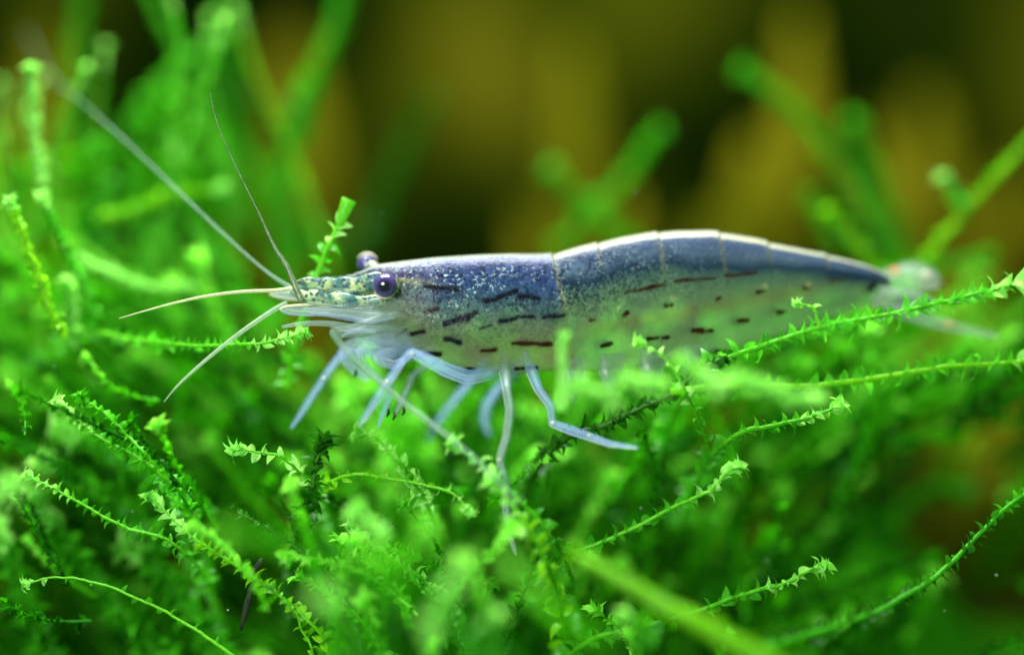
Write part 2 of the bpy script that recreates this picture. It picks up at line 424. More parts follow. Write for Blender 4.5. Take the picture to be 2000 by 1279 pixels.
# ---------------------------------------------------------------- the shrimp
shrimp = empty('shrimp', at(1000, 1075, 0.2))
SB = np.array(shrimp.location[:])
tag(shrimp, 'translucent blue grey shrimp with purple eyes and dark red dashes walking on moss', 'shrimp')
topk = np.array([(572, 549), (585, 546), (620, 543), (660, 542), (690, 537), (712, 527), (740, 516), (780, 511), (850, 503), (930, 498), (1000, 496), (1078, 498), (1130, 483), (1170, 475), (1210, 465), (1260, 457), (1320, 452), (1385, 452), (1430, 459), (1475, 467), (1500, 475), (1560, 487), (1600, 496), (1650, 507), (1690, 518), (1722, 531), (1738, 545)], float)
botk = np.array([(572, 552), (600, 556), (660, 560), (700, 566), (720, 586), (738, 618), (752, 642), (770, 662), (790, 682), (815, 699), (850, 713), (900, 726), (950, 731), (1010, 732), (1060, 728), (1090, 724), (1150, 726), (1220, 724), (1300, 712), (1400, 690), (1500, 664), (1580, 640), (1650, 614), (1700, 600), (1722, 588), (1738, 575)], float)
widk = np.array([(572, 2), (620, 5), (690, 10), (715, 24), (740, 42), (770, 62), (850, 82), (950, 92), (1060, 94), (1200, 90), (1350, 84), (1500, 68), (1620, 50), (1700, 36), (1738, 22)], float)
depk = np.array([(560, 0.22), (750, 0.28), (1100, 0.42), (1400, 0.55), (1700, 0.74), (1960, 1.05)], float)
def dep(u): return float(np.interp(u, depk[:, 0], depk[:, 1]))
JOINTS = [1078, 1166, 1283, 1402, 1497, 1612]          # rear edges of the shell plates along the back
def smooth_interp(u, K):
    y = np.interp(u, K[:, 0], K[:, 1]); return y
def seg_dist(U, Vv, x0, y0, x1, y1):
    dx, dy = x1 - x0, y1 - y0; L2 = dx * dx + dy * dy + 1e-6
    t = np.clip(((U - x0) * dx + (Vv - y0) * dy) / L2, 0, 1)
    return np.hypot(U - x0 - t * dx, Vv - y0 - t * dy), t
SPOTS = [(832, 561, 895, 566, 8, 1), (833, 610, 856, 604, 8, 0), (872, 632, 902, 622, 11, 1), (913, 622, 929, 612, 11, 1), (947, 589, 968, 586, 9, 1), (973, 582, 1008, 569, 8, 1), (1015, 580, 1031, 580, 9, 1), (1041, 582, 1052, 584, 8, 1), (938, 642, 961, 635, 4, 1), (978, 628, 1007, 622, 8, 1), (1011, 618, 1044, 620, 6, 1), (1060, 620, 1099, 616, 8, 1), (771, 657, 794, 646, 6, 0), (802, 652, 830, 648, 8, 0), (872, 661, 899, 668, 10, 1), (1001, 670, 1076, 672, 8, 2), (942, 685, 968, 682, 7, 2), (831, 691, 860, 691, 9, 0), (912, 722, 928, 722, 8, 0), (1007, 719, 1022, 719, 7, 0), (1033, 719, 1048, 717, 7, 0),
 (1220, 572, 1258, 565, 4, 2), (1258, 565, 1292, 557, 6, 2), (1315, 551, 1337, 547, 6, 2), (1337, 549, 1392, 545, 3.5, 2), (1412, 540, 1472, 535, 4, 2), (1150, 625, 1160, 625, 5, 2), (1214, 616, 1222, 611, 8, 2), (1296, 597, 1307, 596, 8, 2), (1395, 585, 1402, 581, 6, 2), (1474, 572, 1485, 569, 7, 2), (1172, 676, 1191, 669, 8, 0), (1261, 662, 1280, 659, 7, 0), (1290, 659, 1300, 657, 8, 0), (1349, 646, 1367, 646, 10, 2), (1375, 646, 1385, 646, 8, 2), (1436, 627, 1454, 626, 8, 2), (1395, 686, 1402, 686, 8, 0), (1563, 566, 1573, 562, 6, 0), (1515, 611, 1527, 608, 8, 2), (1695, 565, 1703, 557, 10, 1), (1620, 548, 1640, 546, 4, 2)]
PALE = [(1205, 601, 5), (1310, 583, 6), (1488, 560, 6), (1573, 556, 6)]

def build_body():
    us = np.arange(572, 1739, 2.5); NA = 260
    ph = np.linspace(0, 2 * math.pi, NA, endpoint=False)
    sm = lambda K: np.convolve(np.pad(smooth_interp(us, K), 8, mode='edge'), np.ones(9) / 9, 'same')[8:-8]
    top, bot, wid = sm(topk), sm(botk), sm(widk); dd = np.array([dep(u) for u in us])
    mid, hh = (top + bot) / 2, (bot - top) / 2
    U, P = np.meshgrid(us, ph, indexing='ij')
    cph, sph = np.cos(P), np.sin(P)
    # a deep, slab-sided section: widest below the middle, rounded back
    ex = 0.94
    Vv = mid[:, None] - hh[:, None] * np.sign(cph) * np.abs(cph) ** ex
    lat = wid[:, None] * np.sign(sph) * np.abs(sph) ** 0.60 * (1 - 0.13 * cph)
    f = (Vv - top[:, None]) / (2 * hh[:, None] + 1e-6)
    # shell plates: each rear edge stands proud and steps down onto the next
    step = np.zeros_like(U)
    for j, x0 in enumerate(JOINTS):
        lean = 0.20 if j == 0 else (0.14 if j < 4 else 0.05)
        s = U - (x0 + lean * (Vv - top[:, None]))
        amp = (3.4 if j == 0 else 2.6) * np.clip(1.25 - f, 0.25, 1)
        step += np.where(s < 0, amp * np.exp(s / 26.0), -0.6 * amp * np.exp(-s / 7.0))
    sc = 1 + step / np.maximum(hh[:, None], 12)
    Vv2 = mid[:, None] + (Vv - mid[:, None]) * sc; lat2 = lat * sc
    # a keel of low teeth along the rostrum
    keel = (np.abs(sph) < 0.35) & (cph > 0) & (U < 705) & (U > 585)
    Vv2 = Vv2 - np.where(keel, 2.0 * np.abs(np.sin(U * 0.21)), 0)
    k = (1 + (dd[:, None]) / DIST) / S
    X = (U - 1000) * k; Zu = (639.5 - Vv2) * k; D = dd[:, None] + lat2 / S
    Pw = X[..., None] * np.array(RIGHT[:]) + Zu[..., None] * np.array(UP[:]) + D[..., None] * np.array(FWD[:])
    n, m = U.shape
    V = Pw.reshape(-1, 3) - SB
    i = np.arange(n * m).reshape(n, m); r = np.roll(i, -1, axis=1)
    F = np.column_stack([i[:-1].ravel(), i[1:].ravel(), r[1:].ravel(), r[:-1].ravel()])
    # pigment, with backlit rim and scattered light painted in --------------------------------------------------
    Uf, Vf, ff = U.ravel(), Vv.ravel(), np.clip(f.ravel(), 0, 1)
    L = lambda *c: np.array(lin(*c))
    def grad(stops, x):
        pos = [s[0] for s in stops]; return np.column_stack([np.interp(x, pos, [L(*s[1])[q] for s in stops]) for q in range(3)])
    wob = 0.03 * np.sin(Uf * 0.021) + 0.015 * np.sin(Uf * 0.063 + 1)
    fw = np.clip(ff + wob * (ff > 0.1), 0, 1)
    car = grad([(0, (236, 234, 220)), (0.022, (215, 218, 224)), (0.045, (132, 138, 196)), (0.12, (80, 96, 160)), (0.28, (74, 104, 168)), (0.38, (80, 120, 158)), (0.48, (108, 150, 154)), (0.58, (134, 160, 136)), (0.75, (152, 168, 122)), (1, (176, 180, 138))], fw)
    hd = grad([(0, (236, 240, 220)), (0.04, (214, 220, 224)), (0.09, (150, 144, 188)), (0.16, (122, 92, 142)), (0.20, (218, 208, 128)), (0.25, (170, 176, 128)), (0.34, (120, 140, 124)), (0.45, (134, 144, 92)), (0.62, (146, 154, 92)), (1, (160, 172, 128))], fw)
    ab = grad([(0, (255, 252, 226)), (0.040, (255, 250, 226)), (0.056, (88, 106, 154)), (0.17, (104, 128, 166)), (0.27, (48, 78, 112)), (0.34, (100, 138, 130)), (0.46, (136, 174, 140)), (0.62, (146, 188, 146)), (1, (160, 192, 146))], fw)  # white top edge: pale back stripe plus a painted backlit rim
    wc = np.clip((1080 + 0.20 * (Vf - 497) - Uf) / 4 + 0.5, 0, 1)[:, None]
    wh = np.clip((880 - Uf) / 130, 0, 1)[:, None]
    col = (car * (1 - wh) + hd * wh) * wc + ab * (1 - wc)
    # golden rim and blue flank on the fore part of the tail
    fr = np.clip((700 - Uf) / 40, 0, 1)[:, None]; col = col * (1 - fr) + L(128, 172, 144) * fr
    w = np.exp(-((Vf - (648 - (Uf - 1130) * 0.178)) / 15) ** 2) * np.clip((Uf - 1110) / 60, 0, 1) * np.clip((1640 - Uf) / 80, 0, 1)
    col = col * (1 - 0.6 * w[:, None]) + L(166, 146, 100) * 0.6 * w[:, None]
    w = np.clip((Uf - 1560) / 60, 0, 1) * np.exp(-((ff - 0.30) / 0.13) ** 2)
    col = col * (1 - 0.85 * w[:, None]) + L(34, 60, 104) * 0.85 * w[:, None]
    op = np.interp(ff, [0, 0.3, 0.45, 0.7, 1], [0.96, 0.92, 0.74, 0.48, 0.34]) * np.where(Uf > 1090, np.interp(ff, [0.3, 0.5, 1], [1, 0.86, 0.78]), 1)
    op = np.where(Uf < 730, np.minimum(op, 0.85), op)
    for j, x0 in enumerate(JOINTS):
        lean = 0.20 if j == 0 else (0.14 if j < 4 else 0.05)
        s = Uf - (x0 + lean * (Vf - np.interp(Uf, us, top))); lim = 0.5 if j == 0 else (0.12 if j == 1 else (0.26 if j < 4 else 0.12))
        w = np.exp(-(s / (3.4)) ** 2) * np.clip((lim - ff) / 0.16 + 1, 0, 1) * (0.8 if j == 0 else 0.6)
        col = col * (1 - w[:, None]) + L(178, 176, 142) * w[:, None]
    spk = np.interp(ff, [0, 0.05, 0.1, 0.4, 0.62, 0.8, 1], [0.2, 0.35, 0.9, 1, 0.5, 0.25, 0.2]) * np.interp(Uf, [560, 1090, 1200, 1450], [1, 1, 0.7, 0.15])
    core = [L(26, 22, 18), L(22, 26, 46), L(58, 22, 12)]
    jit = 1.1 * np.sin(Uf * 0.13 + 1.3 * np.sin(Uf * 0.071)) + 0.7 * np.sin(Uf * 0.19 + Vf * 0.1)
    for (x0, y0, x1, y1, wd, ty) in SPOTS:
        dist, t = seg_dist(Uf, Vf + 0.5 * jit, x0, y0, x1, y1)
        ln_ = math.hypot(x1 - x0, y1 - y0); ph_ = x0 * 0.37
        half = wd * (0.40 + 0.24 * np.abs(np.sin(t * max(1.2, ln_ / 20.0) * math.pi * 0.5 + ph_))) + 0.3 * jit * (wd > 5)
        wo = np.clip((half + 3.5 - dist) / 3.5, 0, 1) * 0.45; wi = np.clip((half - dist) / 2.5 + 0.5, 0, 1)
        oc = L(120, 70, 30) if ty != 1 else L(50, 66, 80)
        col = col * (1 - wo[:, None]) + oc * wo[:, None]; col = col * (1 - wi[:, None]) + core[ty] * wi[:, None]
        op = np.maximum(op, 0.95 * wi); spk = spk * (1 - wi)
    for (x, y, r_) in PALE:
        w = np.clip(1.3 - np.hypot(Uf - x, Vf - y) / r_, 0, 1)[:, None]; col = col * (1 - w) + L(225, 220, 170) * w
    col = col * np.interp(ff, [0, 0.42, 0.6, 1], [1, 1, 1.22, 1.34])[:, None]  # lower flank brightened in the colour, for light scattered through the body
    fleck = spk * np.interp(Uf, [560, 800, 930, 1060, 1300], [1.25, 1.25, 0.95, 0.5, 0.35])
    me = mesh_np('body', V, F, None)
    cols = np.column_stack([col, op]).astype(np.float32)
    a = me.attributes.new('pigment_and_light', 'FLOAT_COLOR', 'POINT'); a.data.foreach_set('color', cols.ravel())
    b = me.attributes.new('speckle', 'FLOAT', 'POINT'); b.data.foreach_set('value', spk.astype(np.float32))
    c_ = me.attributes.new('fleck', 'FLOAT', 'POINT'); c_.data.foreach_set('value', fleck.astype(np.float32))
    M = NT('speckled shrimp shell'); geo = M.n('NewGeometry')
    pa = M.n('Attribute'); pa.attribute_name = 'pigment_and_light'; sa = M.n('Attribute'); sa.attribute_name = 'speckle'; fa = M.n('Attribute'); fa.attribute_name = 'fleck'
    vo = M.n('TexVoronoi'); vo.inputs['Scale'].default_value = 34; M.l(geo.outputs['Position'], vo.inputs['Vector'])
    vo2 = M.n('TexVoronoi'); vo2.inputs['Scale'].default_value = 62; mp = M.n('Mapping'); mp.inputs['Location'].default_value = (3.3, 1.7, 9.1); M.l(geo.outputs['Position'], mp.inputs[0]); M.l(mp.outputs[0], vo2.inputs['Vector'])
    patch = M.noise(5, 3, geo.outputs['Position']); patch2 = M.noise(9, 2, mp.outputs[0])
    ds = M.math('MULTIPLY', M.ramp(vo.outputs['Distance'], [(0.38, (1, 1, 1)), (0.50, (0, 0, 0))]), M.ramp(patch, [(0.34, (0.35,) * 3), (0.52, (1,) * 3)]))
    ps = M.math('MULTIPLY', M.ramp(M.noise(44, 3, mp.outputs[0]), [(0.56, (0, 0, 0)), (0.64, (1, 1, 1))]), M.ramp(patch2, [(0.42, (0,) * 3), (0.62, (1,) * 3)]))
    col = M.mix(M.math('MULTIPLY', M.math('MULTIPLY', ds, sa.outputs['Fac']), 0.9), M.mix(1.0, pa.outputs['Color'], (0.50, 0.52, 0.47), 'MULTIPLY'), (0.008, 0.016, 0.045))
    pale = M.mix(M.noise(14, 2, geo.outputs['Position']), (0.40, 0.66, 0.88), (0.66, 0.78, 0.42))
    col = M.mix(M.math('MULTIPLY', M.math('MULTIPLY', ps, fa.outputs['Fac']), 0.75), col, pale)
    blot = M.ramp(M.noise(16, 4, geo.outputs['Position']), [(0.40, (0.55, 0.58, 0.66)), (0.62, (1.3, 1.3, 1.22))])
    col = M.mix(M.math('MULTIPLY', sa.outputs['Fac'], 0.9), col, M.mix(1.0, col, blot, 'MULTIPLY'))
    p = M.n('BsdfPrincipled'); M.l(col, p.inputs['Base Color']); p.inputs['Roughness'].default_value = 0.3; p.inputs['Specular IOR Level'].default_value = 0.16
    M.l(M.bump(M.math('ADD', M.noise(30, 4, geo.outputs['Position']), M.math('MULTIPLY', ps, 0.4)), 0.006), p.inputs['Normal'])
    t = M.n('BsdfTranslucent'); M.l(col, t.inputs[0])
    mx = M.n('MixShader'); mx.inputs[0].default_value = 0.36; M.l(p.outputs[0], mx.inputs[1]); M.l(t.outputs[0], mx.inputs[2])
    tr = M.n('BsdfTransparent'); m2 = M.n('MixShader'); M.l(pa.outputs['Alpha'], m2.inputs[0]); M.l(tr.outputs[0], m2.inputs[1]); M.l(mx.outputs[0], m2.inputs[2])
    M.l(m2.outputs[0], M.out.inputs[0])
    me.materials.append(M.m)
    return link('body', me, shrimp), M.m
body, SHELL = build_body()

def ball(name, c, rad, mat, parent, scale=(1, 1, 1), nu=24, nv=14):
    V = []; F = []
    for i in range(nv + 1):
        th = math.pi * i / nv
        for j in range(nu):
            a = 2 * math.pi * j / nu
            V.append((rad * scale[0] * math.sin(th) * math.cos(a), rad * scale[1] * math.sin(th) * math.sin(a), rad * scale[2] * math.cos(th)))
    for i in range(nv):
        for j in range(nu):
            F.append((i * nu + j, (i + 1) * nu + j, (i + 1) * nu + (j + 1) % nu, i * nu + (j + 1) % nu))
    o = link(name, mesh_np(name, np.array(V), np.array(F), mat), parent); o.location = Vector(c)
    return o
def speckled(name, base, dark, pale, scale=50, opacity=0.8):
    M = NT(name); geo = M.n('NewGeometry')
    v1 = M.n('TexVoronoi'); v1.inputs['Scale'].default_value = scale; M.l(geo.outputs['Position'], v1.inputs['Vector'])
    nz = M.noise(scale * 0.35, 3, geo.outputs['Position'])
    c = M.mix(M.ramp(nz, [(0.45, (0,) * 3), (0.6, (1,) * 3)]), base, pale)
    c = M.mix(M.ramp(v1.outputs['Distance'], [(0.30, (0.95,) * 3), (0.48, (0,) * 3)]), c, dark)
    p = M.n('BsdfPrincipled'); M.l(c, p.inputs['Base Color']); p.inputs['Roughness'].default_value = 0.28; p.inputs['Specular IOR Level'].default_value = 0.6
    M.l(M.bump(nz, 0.01), p.inputs['Normal'])
    tr = M.n('BsdfTransparent'); m = M.n('MixShader'); m.inputs[0].default_value = opacity
    M.l(tr.outputs[0], m.inputs[1]); M.l(p.outputs[0], m.inputs[2]); M.l(m.outputs[0], M.out.inputs[0]); return M.m
PED = speckled('speckled feeler base', lin(70, 120, 118), lin(10, 40, 92), lin(196, 220, 140), 30, 0.56)
# eyes
def eye_material(name, pupil_dir):
    M = NT(name); tc = M.n('TexCoord')
    vm = M.n('VectorMath', operation='NORMALIZE'); M.l(tc.outputs['Object'], vm.inputs[0])
    dp = M.n('VectorMath', operation='DOT_PRODUCT'); M.l(vm.outputs[0], dp.inputs[0]); dp.inputs[1].default_value = Vector(pupil_dir).normalized()
    c = M.ramp(dp.outputs['Value'], [(0.0, lin(74, 68, 116)), (0.74, lin(66, 54, 108)), (0.90, lin(32, 22, 66)), (0.945, lin(14, 8, 34)), (1.0, lin(8, 4, 22))])
    nz = M.noise(30, 3, tc.outputs['Object']); c = M.mix(0.25, c, M.ramp(nz, [(0.35, (0.3, 0.25, 0.4)), (0.65, (1, 1, 1))]), 'MULTIPLY')
    p = M.n('BsdfPrincipled'); M.l(c, p.inputs['Base Color']); p.inputs['Roughness'].default_value = 0.16; p.inputs['Specular IOR Level'].default_value = 0.6
    p.inputs['Coat Weight'].default_value = 0.4; p.inputs['Coat Roughness'].default_value = 0.08
    M.l(p.outputs[0], M.out.inputs[0]); return M.m
def stalked_eye(px, py, d, r, root_c, pupil):
    st = tube_obj('eye_stalk', [(*root_c, 13), ((root_c[0] + px) / 2, (root_c[1] + py) / 2, (root_c[2] + d) / 2, 15), (px, py, d, 17)], PED, shrimp, 16, 16)
    e = ball('eye', at(px, py, d) - shrimp.location, r / S, eye_material('purple eye', pupil), shrimp, (1, 1, 1), 32, 20)
    return e
e1 = stalked_eye(752, 557, -0.03, 24, (772, 560, 0.14), (-0.02, -1, 0.02))
e2 = stalked_eye(717, 517, 0.46, 21, (755, 548, 0.30), (-0.5, -0.3, -0.55))
# orange-lined eye socket rims below the eyes
def ring_part(name, px, py, d, r, a0, a1, th, mat):
    pts = [(px + r * math.cos(a), py + r * math.sin(a), d, th * (0.35 + 0.65 * math.sin((k / 14) * math.pi))) for k, a in enumerate(np.linspace(R(a0), R(a1), 15))]
    return tube_obj(name, pts, mat, shrimp, 8, 30)
ring_part('eye_socket', 752, 558, -0.02, 24.5, 30, 150, 1.7, EDGE)
ring_part('eye_socket', 717, 517, 0.42, 22.5, 215, 330, 2.0, EDGE)
# rostrum flank, antennular peduncles (two, three swollen joints each)
for dz, oy, ox in ((0.02, 0, 0), (0.36, -8, 10)):
    tube_obj('antennule_base', [(775 + ox, 588 + oy, 0.2 + dz * .3, 8), (740 + ox, 586 + oy, dz + 0.08, 12), (712 + ox, 587 + oy, dz + 0.03, 10), (692 + ox, 588 + oy, dz, 11), (682 + ox, 587 + oy, dz - 0.02, 15), (664 + ox, 585 + oy, dz - 0.02, 17), (648 + ox, 586 + oy, dz - 0.01, 14), (638 + ox, 587 + oy, dz, 9), (630 + ox, 584 + oy, dz, 11), (616 + ox, 580 + oy, dz - 0.01, 16), (602 + ox, 580 + oy, dz - 0.01, 13), (594 + ox, 576 + oy, dz, 8), (580 + ox, 572 + oy, dz, 9), (566 + ox, 569 + oy, dz, 4)], PED, shrimp, 16, 80)
tube_obj('rostrum_flank', [(765, 545, 0.22, 10), (735, 549, 0.16, 20), (712, 553, 0.17, 17), (690, 555, 0.18, 13), (672, 554, 0.18, 15), (655, 555, 0.19, 11), (640, 553, 0.19, 13), (620, 554, 0.2, 9), (605, 551, 0.2, 11), (590, 552, 0.2, 8), (576, 552, 0.2, 3)], PED, shrimp, 16, 60, 0.7)
tube_obj('cheek', [(810, 600, 0.26, 10), (770, 602, 0.1, 24), (735, 602, 0.06, 23), (700, 604, 0.06, 17), (660, 606, 0.06, 11), (620, 606, 0.07, 7), (590, 605, 0.08, 3)], LEG_GREY, shrimp, 14, 40, 0.8)
# antennal scales: thin curved blades with a cream edge
def blade(name, up, lo, d0, d1, mat, thick=0.012, parent=None, n=30, m=7, bulge=0.05):
    A = catmull(np.array([at(x, y, d0)[:] for x, y in up]), n); B = catmull(np.array([at(x, y, d1)[:] for x, y in lo]), n)
    V = []
    for sgn in (1, -1):
        for i in range(n):
            for j in range(m):
                t = j / (m - 1); V.append(A[i] * (1 - t) + B[i] * t - np.array(FWD[:]) * (bulge * math.sin(math.pi * t) * math.sin(math.pi * (i + 0.5) / n) + sgn * thick / 2))
    V = np.array(V); F = []
    q = n * m
    for i in range(n - 1):
        for j in range(m - 1):
            a = i * m + j; F.append((a, a + 1, a + m + 1, a + m)); F.append((q + a, q + a + m, q + a + m + 1, q + a + 1))
    for i in range(n - 1):
        for j in (0, m - 1):
            a = i * m + j; F.append((a, a + m, q + a + m, q + a))
    for j in range(m - 1):
        for i in (0, n - 1):
            a = i * m + j; F.append((a, a + 1, q + a + 1, q + a))
    par = parent or shrimp
    return link(name, mesh_np(name, V - SB, np.array(F), mat), shrimp if par is shrimp else par)
b1 = blade('antennal_scale', [(772, 618), (730, 604), (660, 597), (600, 596), (560, 598), (546, 604)], [(772, 622), (730, 628), (670, 620), (610, 617), (570, 614), (547, 608)], 0.06, 0.0, SCALE)
tube_obj('scale_edge', [(758, 624, 0.0, 1.5), (725, 628, -0.03, 4.0), (680, 622, -0.03, 5), (630, 613, -0.03, 5), (600, 615, -0.02, 3.5), (565, 613, 0, 2.5), (547, 606, 0.02, 2)], MOUTH, shrimp, 8, 40)
tube_obj('scale_edge', [(640, 596, 0.04, 1.6), (600, 595, 0.04, 2.2), (560, 598, 0.04, 2.4), (546, 604, 0.03, 2)], EDGE, shrimp, 8, 30)
b2 = blade('antennal_scale', [(710, 580), (650, 566), (580, 563), (540, 566), (525, 571)], [(710, 584), (650, 592), (590, 588), (550, 584), (527, 576)], 0.40, 0.40, SCALE)
tube_obj('scale_edge', [(590, 587, 0.39, 2), (556, 582, 0.39, 2.2), (530, 576, 0.39, 2.2), (530, 571, 0.39, 2)], EDGE, shrimp, 8, 20)
# antenna base and mouthparts
tube_obj('antenna_base', [(830, 620, 0.26, 8), (790, 622, 0.16, 20), (755, 628, 0.02, 20), (720, 637, -0.02, 17), (690, 645, -0.02, 14), (660, 648, -0.02, 12), (645, 650, -0.02, 8)], LEG_GREY, shrimp, 14, 36)
tube_obj('mouthpart', [(840, 660, 0.28, 10), (795, 660, 0.14, 24), (755, 655, 0.06, 22), (715, 648, 0.04, 15), (680, 640, 0.04, 9), (640, 632, 0.04, 6), (595, 632, 0.04, 5), (550, 638, 0.04, 3)], LEG_GREY, shrimp, 12, 44)
tube_obj('mouthpart', [(850, 680, 0.3, 8), (800, 675, 0.14, 20), (755, 668, 0.06, 20), (720, 672, 0.02, 16), (700, 690, 0.0, 12), (712, 715, -0.02, 10), (735, 735, -0.02, 9), (752, 748, -0.02, 5)], MOUTH, shrimp, 12, 40)
tube_obj('mouthpart', [(840, 690, 0.34, 8), (790, 688, 0.33, 20), (740, 680, 0.34, 20), (700, 672, 0.36, 15), (670, 690, 0.36, 12), (690, 720, 0.36, 10), (720, 740, 0.36, 8)], MOUTH, shrimp, 12, 36)
tube_obj('mouthpart', [(735, 648, -0.04, 4), (705, 645, -0.06, 5), (680, 650, -0.06, 4), (665, 660, -0.05, 2)], MOUTH, shrimp, 10, 24)
tube_obj('mouthpart', [(800, 680, 0.14, 6), (760, 690, -0.02, 13), (735, 700, -0.05, 12), (765, 712, -0.06, 10), (790, 705, -0.05, 8)], MOUTH, shrimp, 12, 28)
# feelers
tube_obj('antenna', [(576, 566, 0.25, 4.5), (520, 530, 0.3, 3), (440, 460, 0.42, 2.6), (350, 375, 0.6, 2.3), (250, 280, 0.85, 2.0), (160, 200, 1.2, 1.8), (100, 148, 2.0, 2), (50, 60, 2.8, 1.4)], FEEL_GREY, shrimp, 8, 70)
tube_obj('antennule', [(590, 590, -0.02, 7), (577, 560, 0.0, 6.5), (560, 520, 0.02, 5.2), (535, 480, 0.04, 3.6), (505, 415, 0.05, 1.8), (470, 345, 0.06, 1.3), (435, 270, 0.06, 1.1), (418, 220, 0.06, 0.9), (410, 182, 0.06, 0.6)], FEEL_DARK, shrimp, 8, 80)
tube_obj('antennule', [(578, 562, 0.05, 5), (540, 567, 0.04, 3.8), (470, 570, 0.03, 3.4), (400, 579, 0.02, 3), (340, 592, 0.02, 2.3), (280, 608, 0.02, 1.5), (232, 622, 0.02, 0.7)], FEEL_BEIGE, shrimp, 8, 70)
tube_obj('antenna', [(560, 592, 0.25, 5), (535, 605, 0.2, 4.6), (480, 642, 0.1, 4.4), (430, 680, 0.05, 4), (380, 722, 0.03, 3.2), (345, 755, 0.02, 2.2), (320, 785, 0.02, 0.8)], FEEL, shrimp, 8, 60)
tube_obj('antenna', [(648, 648, -0.05, 7), (662, 668, -0.08, 7), (700, 708, -0.14, 6.3), (755, 758, -0.22, 5.5), (820, 810, -0.36, 4.6), (885, 860, -0.5, 3.8), (960, 925, -0.66, 3), (1010, 980, -0.8, 1.5)], FEEL_GREY, shrimp, 10, 60)
# walking legs
def leg(ctrl, mat, joints=(), flat=0.85, edge_light=0):
    ctrl = [(a, b, c, r * 0.70) for a, b, c, r in ctrl]
    o = tube_obj('leg', ctrl, mat, shrimp, 12, 110, flat, straight=True)
    c0 = np.asarray(ctrl, float)[1:].copy(); c0[:, 3] = np.maximum(c0[:, 3] * 0.42, 1.0); c0[:, 0] += 1.5
    mus = tube_obj('muscle', c0, MUSCLE, shrimp, 8, 70, flat); mus.parent = o
    if edge_light:  # added thin tube that paints the bright refraction line along one side
        c = np.asarray(ctrl, float)[1:]; t = np.gradient(c[:, :2], axis=0); t /= np.linalg.norm(t, axis=1)[:, None]
        nrm = np.column_stack([-t[:, 1], t[:, 0]]) * edge_light; q = c.copy(); q[:, :2] += nrm * c[:, 3:4] * 0.88; q[:, 3] = 1.5; q[:, 2] -= 0.01
        q2 = o_edge = tube_obj('painted_edge_light', q, EDGE_LIGHT, shrimp, 6, 110, straight=True); o_edge.parent = o
    for (x, y, d, r) in joints:
        j = ball('joint', at(x, y, d) - shrimp.location, r / S, CREAM, o, (1, 1, 0.9), 12, 8)
    return o
leg([(1000, 712, 0.3, 10), (960, 728, 0.1, 20), (915, 738, -0.02, 22), (870, 722, -0.10, 20), (830, 700, -0.17, 17), (803, 688, -0.2, 12), (785, 705, -0.2, 11), (765, 735, -0.2, 12), (752, 752, -0.2, 11), (738, 775, -0.2, 13), (715, 810, -0.2, 10), (700, 832, -0.2, 4)], LEG, [(804, 690, -0.235, 3), (755, 745, -0.235, 4)], edge_light=-1)
leg([(762, 735, -0.12, 8), (762, 765, -0.12, 12), (752, 795, -0.12, 11), (742, 822, -0.12, 6), (738, 835, -0.12, 3)], LEG)
leg([(790, 690, 0.32, 7), (745, 690, 0.32, 15), (700, 690, 0.35, 15), (670, 690, 0.38, 14), (648, 715, 0.40, 12), (628, 745, 0.42, 12), (605, 780, 0.42, 11), (585, 812, 0.42, 9), (568, 836, 0.42, 4)], LEG, [(632, 738, 0.39, 4)])
leg([(860, 695, 0.3, 7), (830, 715, 0.2, 15), (805, 735, 0.1, 13), (790, 770, 0.0, 12), (778, 795, 0.0, 10), (770, 812, 0.0, 5)], LEG_GREY)
for x, y, d in ((788, 803, 0.0), (770, 812, 0.0), (758, 806, 0.0), (694, 730, 0.3)):
    tube_obj('claw_tip', [(x, y - 8, d, 2), (x + 1, y, d, 3.2), (x - 3, y + 8, d, 1.4)], DARKTIP, shrimp, 8, 10)
leg([(985, 690, 0.3, 10), (986, 725, 0.06, 18), (990, 760, -0.12, 13), (996, 800, -0.18, 11), (990, 850, -0.22, 11), (978, 892, -0.24, 10), (978, 908, -0.24, 10), (988, 945, -0.2, 14), (988, 985, -0.14, 11), (994, 1030, -0.1, 9), (1003, 1065, -0.08, 6), (1008, 1082, -0.08, 2)], LEG_GREY, [(974, 897, -0.26, 4)], edge_light=1)
leg([(1025, 690, 0.3, 10), (1038, 725, 0.06, 17), (1052, 760, -0.05, 13), (1075, 792, -0.08, 12), (1078, 815, -0.09, 10), (1078, 826, -0.1, 11), (1110, 838, -0.12, 13), (1148, 851, -0.14, 12), (1190, 866, -0.2, 9), (1245, 874, -0.28, 3)], LEG, [(1079, 826, -0.13, 4), (1150, 850, -0.17, 3.5)], edge_light=1)
leg([(1020, 700, 0.42, 8), (1005, 728, 0.5, 17), (975, 755, 0.7, 14), (950, 790, 0.85, 14), (945, 820, 0.9, 12), (955, 850, 0.95, 5)], LEG)
leg([(950, 700, 0.45, 8), (930, 730, 0.55, 16), (905, 760, 0.7, 13), (880, 790, 0.85, 11), (850, 830, 0.95, 8), (835, 862, 1.0, 4)], LEG)
# swimmerets under the tail
for k, x in enumerate((1120, 1195, 1275, 1355)):
    y = 715 - k * 9
    blade('swimmeret', [(x - 22, y - 15), (x - 26, y + 22), (x - 14, y + 56), (x - 2, y + 74)], [(x + 24, y - 18), (x + 22, y + 18), (x + 12, y + 54), (x + 2, y + 76)], dep(x) - 0.16, dep(x) - 0.12, LEG_GREY)
